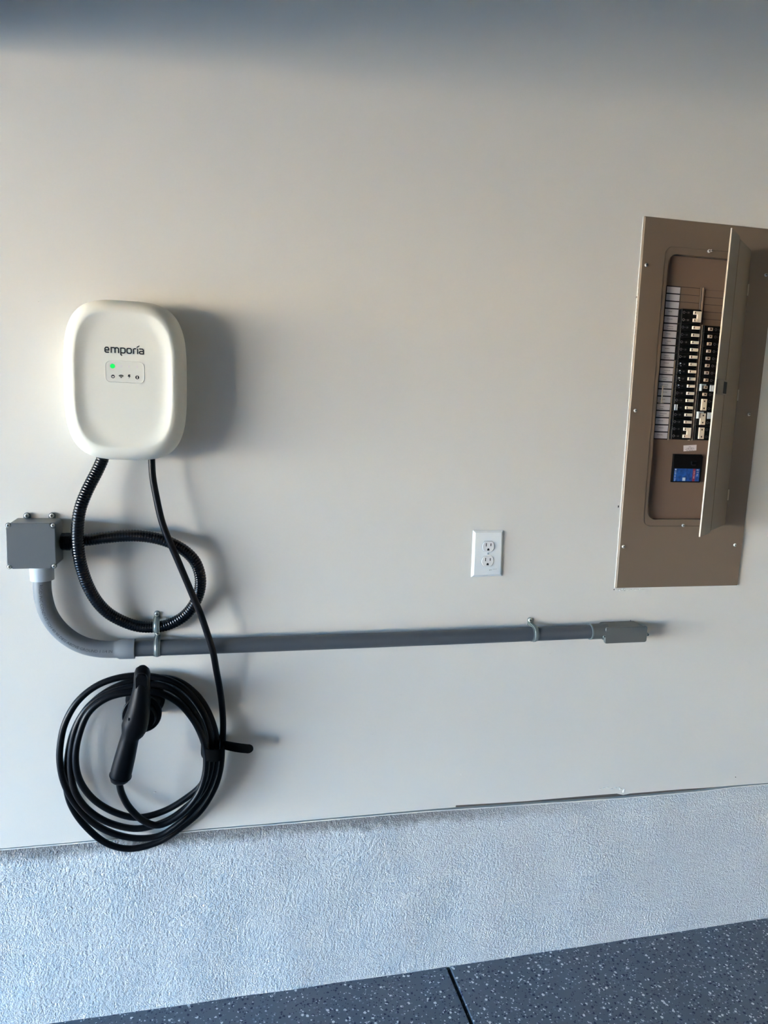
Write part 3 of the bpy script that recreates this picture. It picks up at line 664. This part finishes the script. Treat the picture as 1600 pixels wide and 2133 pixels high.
# ------------------------------------------------------------------ breaker panel
def breaker_panel():
    t = root('breaker_panel', 'tan recessed breaker panel with its door standing open', 'electrical panel', ((PX0+PX1)/2, 0, (PZ0+PZ1)/2))
    YC = -.0075; n = 8
    def four(Y, g, r): # slightly out-of-square outer sheet
        out = rrect((PX0+PX1)/2, (PZ0+PZ1)/2, PX1-PX0-2*g, PZ1-PZ0-2*g, r, Y, n)
        for p in out: p.x += .010*max(0, (p.x-1.25)/.23)*(p.z-1.59)/.49
        return out
    OX0, OX1, OZ0, OZ1 = 1.1630, 1.4000, 1.2885, 1.9935
    cx, cz = (OX0+OX1)/2, (OZ0+OZ1)/2; w, h = OX1-OX0, OZ1-OZ0
    cov = [four(-.0005, .0, .002), four(-.0045, .0, .002), four(YC, .002, .002),
           rrect(cx, cz, w+.024, h+.038, .024, YC, n), rrect(cx, cz, w+.021, h+.035, .0225, YC+.0016, n),
           rrect(cx, cz, w+.001, h+.001, .0275, YC+.0016, n), rrect(cx, cz, w, h, .027, YC+.0026, n), rrect(cx, cz, w, h, .027, .0118, n)]
    obj('cover', B().loft(cov, False, False), 'tan', t, 25)
    YD = .012
    obj('deadfront', B().box((OX0-.02, YD, OZ0-.02), (OX1+.02, YD+.003, OZ1+.02)), 'tan2', t, 0)
    obj('enclosure', B().box((HX0+.002, YD+.004, HZ0+.002), (HX1-.002, .095, HZ1-.002)), 'groove', t, 0)
    for i, (x, z) in enumerate(((1.0986, 1.9591), (1.4619, 1.9605), (1.1000, 1.5832), (1.4520, 1.5845), (1.0964, 1.2137), (1.4484, 1.2156))):
        screw('screw', (x, YC, z), .0046, t, m='screw', d=.0045)
    for x, z in ((1.2815, 2.0091), (1.2770, 1.2717)):
        screw('screw', (x, YC+.0016, z), .0046, t, m='screw', d=.0045)
    if True:
        screw('screw', (1.2880, YC+.0016, 2.0105), .0034, t, m='screw', d=.0045)
    # rows
    ZT = 1.9152; PT = (ZT-1.5092)/21
    zr = lambda i: ZT-PT*i
    for i in range(21):
        x0, x1 = 1.1775-.0001*i, 1.2172-.00015*i
        g = .0016
        c_ = obj('label_card', B().box((x0, YD-.0016, zr(i+1)+g), (x1, YD-.0002, zr(i)-g)), 'card', t, 0) if i == 0 else clone(card0, t, (x0-x00, 0, zr(i)-zr(0)))
        if i == 0: card0, x00 = c_, x0
        if i >= 3:
            b = B(); rnd = random.Random(i)
            for ln in range(rnd.choice((1, 2))):
                zz = zr(i+.42+.28*ln); x = x0+rnd.uniform(.006, .012); xe = min(x1-.004, x+rnd.uniform(.008, .020))
                while x < xe:
                    l_ = rnd.uniform(.0012, .0028); b.box((x, YD-.0018, zz-.0007), (x+l_, YD-.0015, zz+.0006)); x += l_+.0007
            obj('handwriting', b, 'pencil', c_, 0)
    obj('card_slot', B().box((1.1755, YD-.0006, zr(21)-.001), (1.2180, YD+.0001, zr(0)+.001)), 'slot', t, 0)
    # small pale bracket standing over the cards
    b = B().box((1.1795, -.0030, zr(15.9)), (1.1822, -.0010, zr(13.7))).box((1.1795, -.003, zr(15.9)-.002), (1.1870, YD, zr(15.9))).box((1.1795, -.003, zr(13.7)), (1.1840, YD, zr(13.7)+.002))
    obj('lock_bracket', b, 'tan_edge', t, 0)
    # blanks
    def blank(x0, x1, i):
        z0, z1 = zr(i+1), zr(i)
        o = obj('blank_plate', B().box((x0+.0006, YD-.0012, z0+.0008), (x1-.0006, YD-.0001, z1-.0008)), 'tan2', t, 0)
        return o
    obj('blank_grooves', B().box((1.2190, YD-.0004, zr(3)), (1.2780, YD+.0001, zr(0)+.001)).box((1.2925, YD-.0004, zr(5)), (1.3540, YD+.0001, zr(0)-.002)), 'groove', t, 0)
    for i in range(3): blank(1.2195, 1.2775, i)
    for i in range(5): blank(1.2930, 1.3535, i+.10)
    # breakers: one of each kind with its parts, then copies
    YB0 = YD-.016
    def breaker(i, rows, side):
        z1, z0 = zr(i)-.0004, zr(i+rows)+.0004
        x0, x1 = (1.2185, 1.2765) if side == 'L' else (1.2895, 1.3500)
        o = obj('circuit_breaker', B().box((x0, YB0, z0), (x1, YD, z1)), 'blk', t, 0, bevel=.0008, seg=1)
        zc = (z0+z1)/2
        b = B()
        if side == 'L' and rows == 1: b.box((1.2518, YB0-.0052, zc-.0041), (1.2745, YB0, zc+.0041))
        elif side == 'L':
            za, zb = zr(i+.5), zr(i+1.5)
            b.box((1.2628, YB0-.0050, zb-.0045), (1.2750, YB0, za+.0045)); b.box((1.2520, YB0-.0052, za-.0045), (1.2630, YB0, za+.0045)); b.box((1.2520, YB0-.0052, zb-.0045), (1.2630, YB0, zb+.0045))
        elif rows == 1: b.box((1.3018, YB0-.0045, zc-.0041), (1.3140, YB0, zc+.0041))
        else: b.box((1.3000, YB0-.0048, zr(i+1.5)-.0060), (1.3160, YB0, zr(i+.5)+.0060))
        h_ = obj('handle', b, 'handle' if (side == 'L' or rows == 2) else 'handle2', o, 0, bevel=.0005, seg=1)
        for k in range(rows):
            zk = zr(i+.5+k) if rows == 2 else zc; m_ = B()
            if side == 'L': m_.box((1.2540, YB0-.0056, zk-.0022), (1.2565, YB0-.005, zk+.0022))
            else: m_.box((1.3058, YB0-.0052, zk-.0021), (1.3100, YB0-.0044, zk+.0021))
            obj('rating_mark', m_, 'tip', o, 0)
        b = B(); xa = 1.2245 if side == 'L' else 1.3260
        for k in range(rows):
            zk = zr(i+.5+k) if rows == 2 else zc
            stroke(b, [(xa+.003*math.cos(a), zk+.003*math.sin(a)) for a in [2*PI*j/10 for j in range(10)]], .0009, YB0-.0004, .0003, lambda p: p, True)
            b.box((xa+.006, YB0-.0004, zk-.0004), (xa+.0085, YB0-.0001, zk+.0004)); text_on(b, '20', (xa+.0105, zk-.0022), (1, 0), (0, 1), .0062, YB0-.0003)
        obj('rating_print', b, 'pencil', o, 0)
        return o
    L1 = breaker(5, 1, 'L')
    for i in range(6, 19): clone(L1, t, (0, 0, zr(i)-zr(5)))
    L2 = breaker(3, 2, 'L'); clone(L2, t, (0, 0, zr(19)-zr(3)))
    R1 = breaker(5.05, 1, 'R')
    for i in range(6, 15): clone(R1, t, (0, 0, zr(i)-zr(5)))
    R2 = breaker(15, 2, 'R')
    for i in (17, 19): clone(R2, t, (0, 0, zr(i)-zr(15)))
    tb = None
    for i in (10, 11, 12, 13):
        b = B().cyl((1.2262, YB0, zr(i+.42)), (0, -1, 0), .0017, .002, 10, dome=.0012).cyl((1.2285, YB0, zr(i+.75)), (0, -1, 0), .0010, .001, 8, dome=.0006)
        obj('test_button', b, 'screw', t)
    for i in range(5, 14):
        b = B().cyl((1.3440-.0004*(i-5), YB0, zr(i+.78)), (0, -1, 0), .0018, .002, 10, dome=.0012)
        obj('test_button', b, 'screw', t)
    # retaining clips over two right-hand breakers, and one on the left
    for i, xs_ in ((13.15, (1.2905, 1.2945)), (17.0, (1.2885, 1.2940))):
        obj('breaker_clip', B().box((xs_[0], YB0-.008, zr(i+.95)), (xs_[1], YB0-.0005, zr(i)+.0005)).box((1.3225, YB0-.004, zr(i+.95)), (1.3440, YB0-.0005, zr(i+.05))).box((1.2960, YB0-.003, zr(i+.18)), (1.3100, YB0-.0003, zr(i)+.0005)), 'clear', t, 0, bevel=.0005, seg=1)
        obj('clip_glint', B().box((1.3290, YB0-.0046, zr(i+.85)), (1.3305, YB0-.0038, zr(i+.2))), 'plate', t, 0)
    obj('breaker_clip', B().box((1.2195, YB0-.004, zr(16.9)), (1.2210, YB0, zr(16.1))).box((1.2240, YB0-.004, zr(16.9)), (1.2268, YB0, zr(16.1))), 'clear', t, 0)
    # centre strip with finned edge
    b = B().box((1.2795, YD-.010, zr(21)-.002), (1.2822, YD, zr(5.0))).box((1.2845, YD-.014, zr(21)-.002), (1.2878, YD, zr(5.0)))
    obj('centre_rail', b, 'steelbar', t, 0, bevel=.0005, seg=1)
    obj('centre_rail', B().box((1.2840, YD-.006, zr(3.4)), (1.2876, YD, zr(-.1))).box((1.2798, YD-.003, zr(3.4)), (1.2806, YD, zr(-.1))), 'tan2', t, 0, bevel=.0006, seg=1)
    obj('card_rail', B().box((1.2172, YD-.006, zr(21)-.003), (1.2182, YD, zr(10))), 'steelbar', t, 0)
    # sticker and lower window
    q = [P(x, y, YD) for x, y in ((1423.9, 927.9), (1451.1, 926.5), (1450.5, 938.2), (1423.9, 940.2))]
    st = obj('sticker', B().prism([(p.x, p.z) for p in q][::-1], YD-.0005, YD), 'sticker', t, 0, label='small white printed sticker')
    b = B()
    for k, (a0, a1) in enumerate(((.35, .62), (.2, .8), (.15, .85), (.22, .72))):
        zz = .82-.2*k
        for j in range(int((a1-a0)*22)):
            u = a0+j/22
            if (j*7+k*3) % 5: p = q[3].lerp(q[2], u).lerp(q[0].lerp(q[1], u), zz-.12); b.box((p.x, YD-.0007, p.z-.0005), (p.x+.0013, YD-.0004, p.z+.0006))
    obj('print', b, 'ink', st, 0)
    W0, W1, Z0_, Z1_ = 1.2375, 1.3275, 1.3912, 1.4692
    wd = obj('main_breaker', B().prism([(W0, Z0_), (W1-.003, Z0_), (W1, Z0_+.004), (W1+.001, Z1_-.006), (W1-.004, Z1_), (W0, Z1_)], YD-.008, YD), 'blk', t, 0, bevel=.0008, label='black main breaker with a blue label')
    obj('toggle', B().loft([rrect(1.3000, 1.4455, .017, .0115, .003, YD-.0080), rrect(1.3000, 1.4455, .015, .0095, .003, YD-.0125)]).cyl((1.3095, YD-.008, 1.4455), (0, -1, 0), .0045, .002, 12), 'blk', wd, 30)
    YS = YD-.0083
    bl = obj('blue_label', B().box((W0+.004, YS, Z0_+.0035), (W1-.006, YS+.0006, Z0_+.0385)), 'blue', wd, 0, label='blue printed label')
    mb = B().box((1.3000, YS-.0002, Z0_+.0035), (1.3080, YS+.0002, Z0_+.0385)); obj('maroon_band', mb, 'maroon', wd, 0)
    b = B(); text_on(b, 'CTK FAE', (1.3024, Z0_+.033), (0, -1), (1, 0), .0052, YS-.0004, width=.022)
    text_on(b, 'E·T·N', (1.3115, Z0_+.037), (0, -1), (1, 0), .0085, YS-.0004, width=.019)
    text_on(b, 'T OFF III ON', (1.2430, Z0_+.037), (0, -1), (1, 0), .0062, YS-.0004, width=.033)
    obj('label_lettering', b, 'lightprint', wd, 0)
    obj('label_square', B().box((1.2690, YS-.0004, Z0_+.0045), (1.2780, YS, Z0_+.0135)).box((1.2440, YS-.0004, Z0_+.0335), (1.2475, YS, Z0_+.0375)), 'lightprint', wd, 0)
    # the open door, hinged at the right
    H0 = Vector((1.4075, -.0088)); E0 = Vector((1.2215, -.170)); u = (E0-H0); Wd = u.length; u.normalize(); nrm = Vector((-u.y, u.x))
    if nrm.dot(Vector((1, -1))) < 0: nrm = -nrm     # outer face normal
    def D(s, d, z): p = H0+u*s+nrm*d+Vector((-.010*(1-(z-1.27)/.75)*s/Wd, 0)); return Vector((p.x, p.y, z))
    zb, zt = 1.2700, 2.0245
    def panel(s0, s1, d0, d1, z0, z1, r=0.0, n=6, rs=(0, 0, 0, 0)):
        pts = []
        cs = [(s0, z0, 1, 1), (s1, z0, -1, 1), (s1, z1, -1, -1), (s0, z1, 1, -1)]
        for k, (s, z, a, b_) in enumerate(cs):
            rr = rs[k]
            if rr <= 0: pts.append((s, z)); continue
            arc = [(s+a*rr-a*rr*math.sin(q), z+b_*rr-b_*rr*math.cos(q)) for q in [PI/2*j/n for j in range(n+1)]]
            pts += arc if a*b_ < 0 else arc[::-1]
        V = [D(s, d0, z) for s, z in pts]+[D(s, d1, z) for s, z in pts]; m_ = len(pts)
        return B().add(V, [tuple(range(m_)), tuple(range(2*m_-1, m_-1, -1))]+[(i, (i+1) % m_, m_+(i+1) % m_, m_+i) for i in range(m_)])
    sg = Wd*.60
    dr = obj('door', panel(-.001, sg-.0016, -.0012, .0012, zb+.004, zt-.004, rs=(.010, 0, 0, .012)), 'tan', t, 25, bevel=.0004, seg=1, label='open tan door seen nearly edge on')
    obj('door_leaf', panel(sg+.0016, Wd, -.0012, .0012, zb-.002, zt+.002, rs=(.004, .006, .006, .012)), 'tan', dr, 25, bevel=.0004, seg=1)
    obj('door_crease', panel(sg-.004, sg+.004, -.0016, .0002, zb+.002, zt-.006), 'groove', dr, 0)
    obj('edge_flange', panel(Wd-.0010, Wd+.0002, -.0020, .0014, zb-.002, zt+.002), 'tan_edge', dr, 0, label='bright bare edge of the door')
    lt = obj('door_latch', panel(Wd-.098, Wd-.012, .0010, .0050, 1.6300, 1.6670, rs=(.002,)*4), 'tan', dr, 25, bevel=.0008)
    obj('latch_recess', panel(Wd-.096, Wd-.064, .0046, .0056, 1.6330, 1.6630), 'slot', dr, 0)
    for z in (1.9173, 1.6357, 1.3591):
        obj('hinge', B().cyl((1.4085, YC-.003, z-.015), (0, 0, 1), .0022, .030, 10), 'tan_edge', t)
breaker_panel()

# ------------------------------------------------------------------ chipped drywall around the panel and at the curb
def chips(name, spots, seed, m='paper', parent=None):
    rnd = random.Random(seed); b = B()
    for px, py, sx, sz in spots:
        c = P(px, py, 0); n = 7
        ring = [Vector((c.x+sx*math.cos(2*PI*k/n)*rnd.uniform(.6, 1.2), -.0002, c.z+sz*math.sin(2*PI*k/n)*rnd.uniform(.6, 1.2))) for k in range(n)]
        top_ = [Vector((c.x+(p.x-c.x)*.55, -.0022, c.z+(p.z-c.z)*.55)) for p in ring]
        b.loft([ring, top_])
    return obj(name, b, m, parent, 0)
wall = bpy.data.objects['wall_back']
L_ = [(1329-.0815*(y-615)-1.0, y, .0013, .006) for y in range(600, 700, 8)]
chips('torn_edge', L_, 1, parent=wall)
chips('torn_edge', [(1283+i*4.5, 1229+random.uniform(-1.5, 1.5), .0035, .0022) for i in range(14)], 2, parent=wall)
chips('dark_nick', [(1279, 1228, .002, .0018), (1292, 1229.5, .003, .0015), (1301, 1230, .002, .0013), (1325.5, 619, .0009, .003), (1288, 1055, .0016, .004)], 3, 'slot', parent=wall)
chips('torn_edge', [(1250+i*8, 1643-(i % 3)*1.6, .006, .0018) for i in range(6)]+[(1299, 1648, .0042, .009), (1292, 1643, .006, .004), (1456, 1646, .006, .0016), (1238, 1664, .003, .001)], 4, parent=wall)
chips('plaster_pimple', [(960, 1614, .0018, .0018), (893, 1527, .001, .001), (776, 1530, .003, .001), (1345, 1285, .0018, .002), (1292, 912, .0015, .0015), (80, 628, .0022, .0008), (835, 1447, .006, .0008), (1131, 1345, .010, .0008), (1145, 1362, .004, .0006), (322, 1650, .004, .003), (665, 1316, .001, .001)], 5, 'wall', parent=wall)
chips('nail_hole', [(1532, 1618.5, .0014, .0014)], 6, 'slot', parent=wall)
# thin spread of filler along the panel's left and bottom edge
fb_ = B().prism([(PX0-.0013, PZ0-.001), (PX0+.001, PZ0-.001), (PX0+.001, PZ1), (PX0-.0010, PZ1)], -.0016, -.0001).prism([(PX0+.03, PZ0-.0022), (PX1-.005, PZ0-.0014), (PX1-.005, PZ0+.001), (PX0+.03, PZ0+.001)], -.0016, -.0001)
obj('cut_edge', fb_, 'paper', wall, 0)

# ------------------------------------------------------------------ sectional garage door parked overhead
gd = root('garage_door', 'sectional garage door parked overhead above the frame', 'garage door', (-2.5, -2.4, 2.30))
for k in range(4):
    x0 = X_DOOR+2.20+k*.87
    obj('door_section', B().box((x0, -4.7, 2.26), (x0+.86, -.06, 2.30)), 'gdoor', gd, 0, bevel=.006, seg=1)
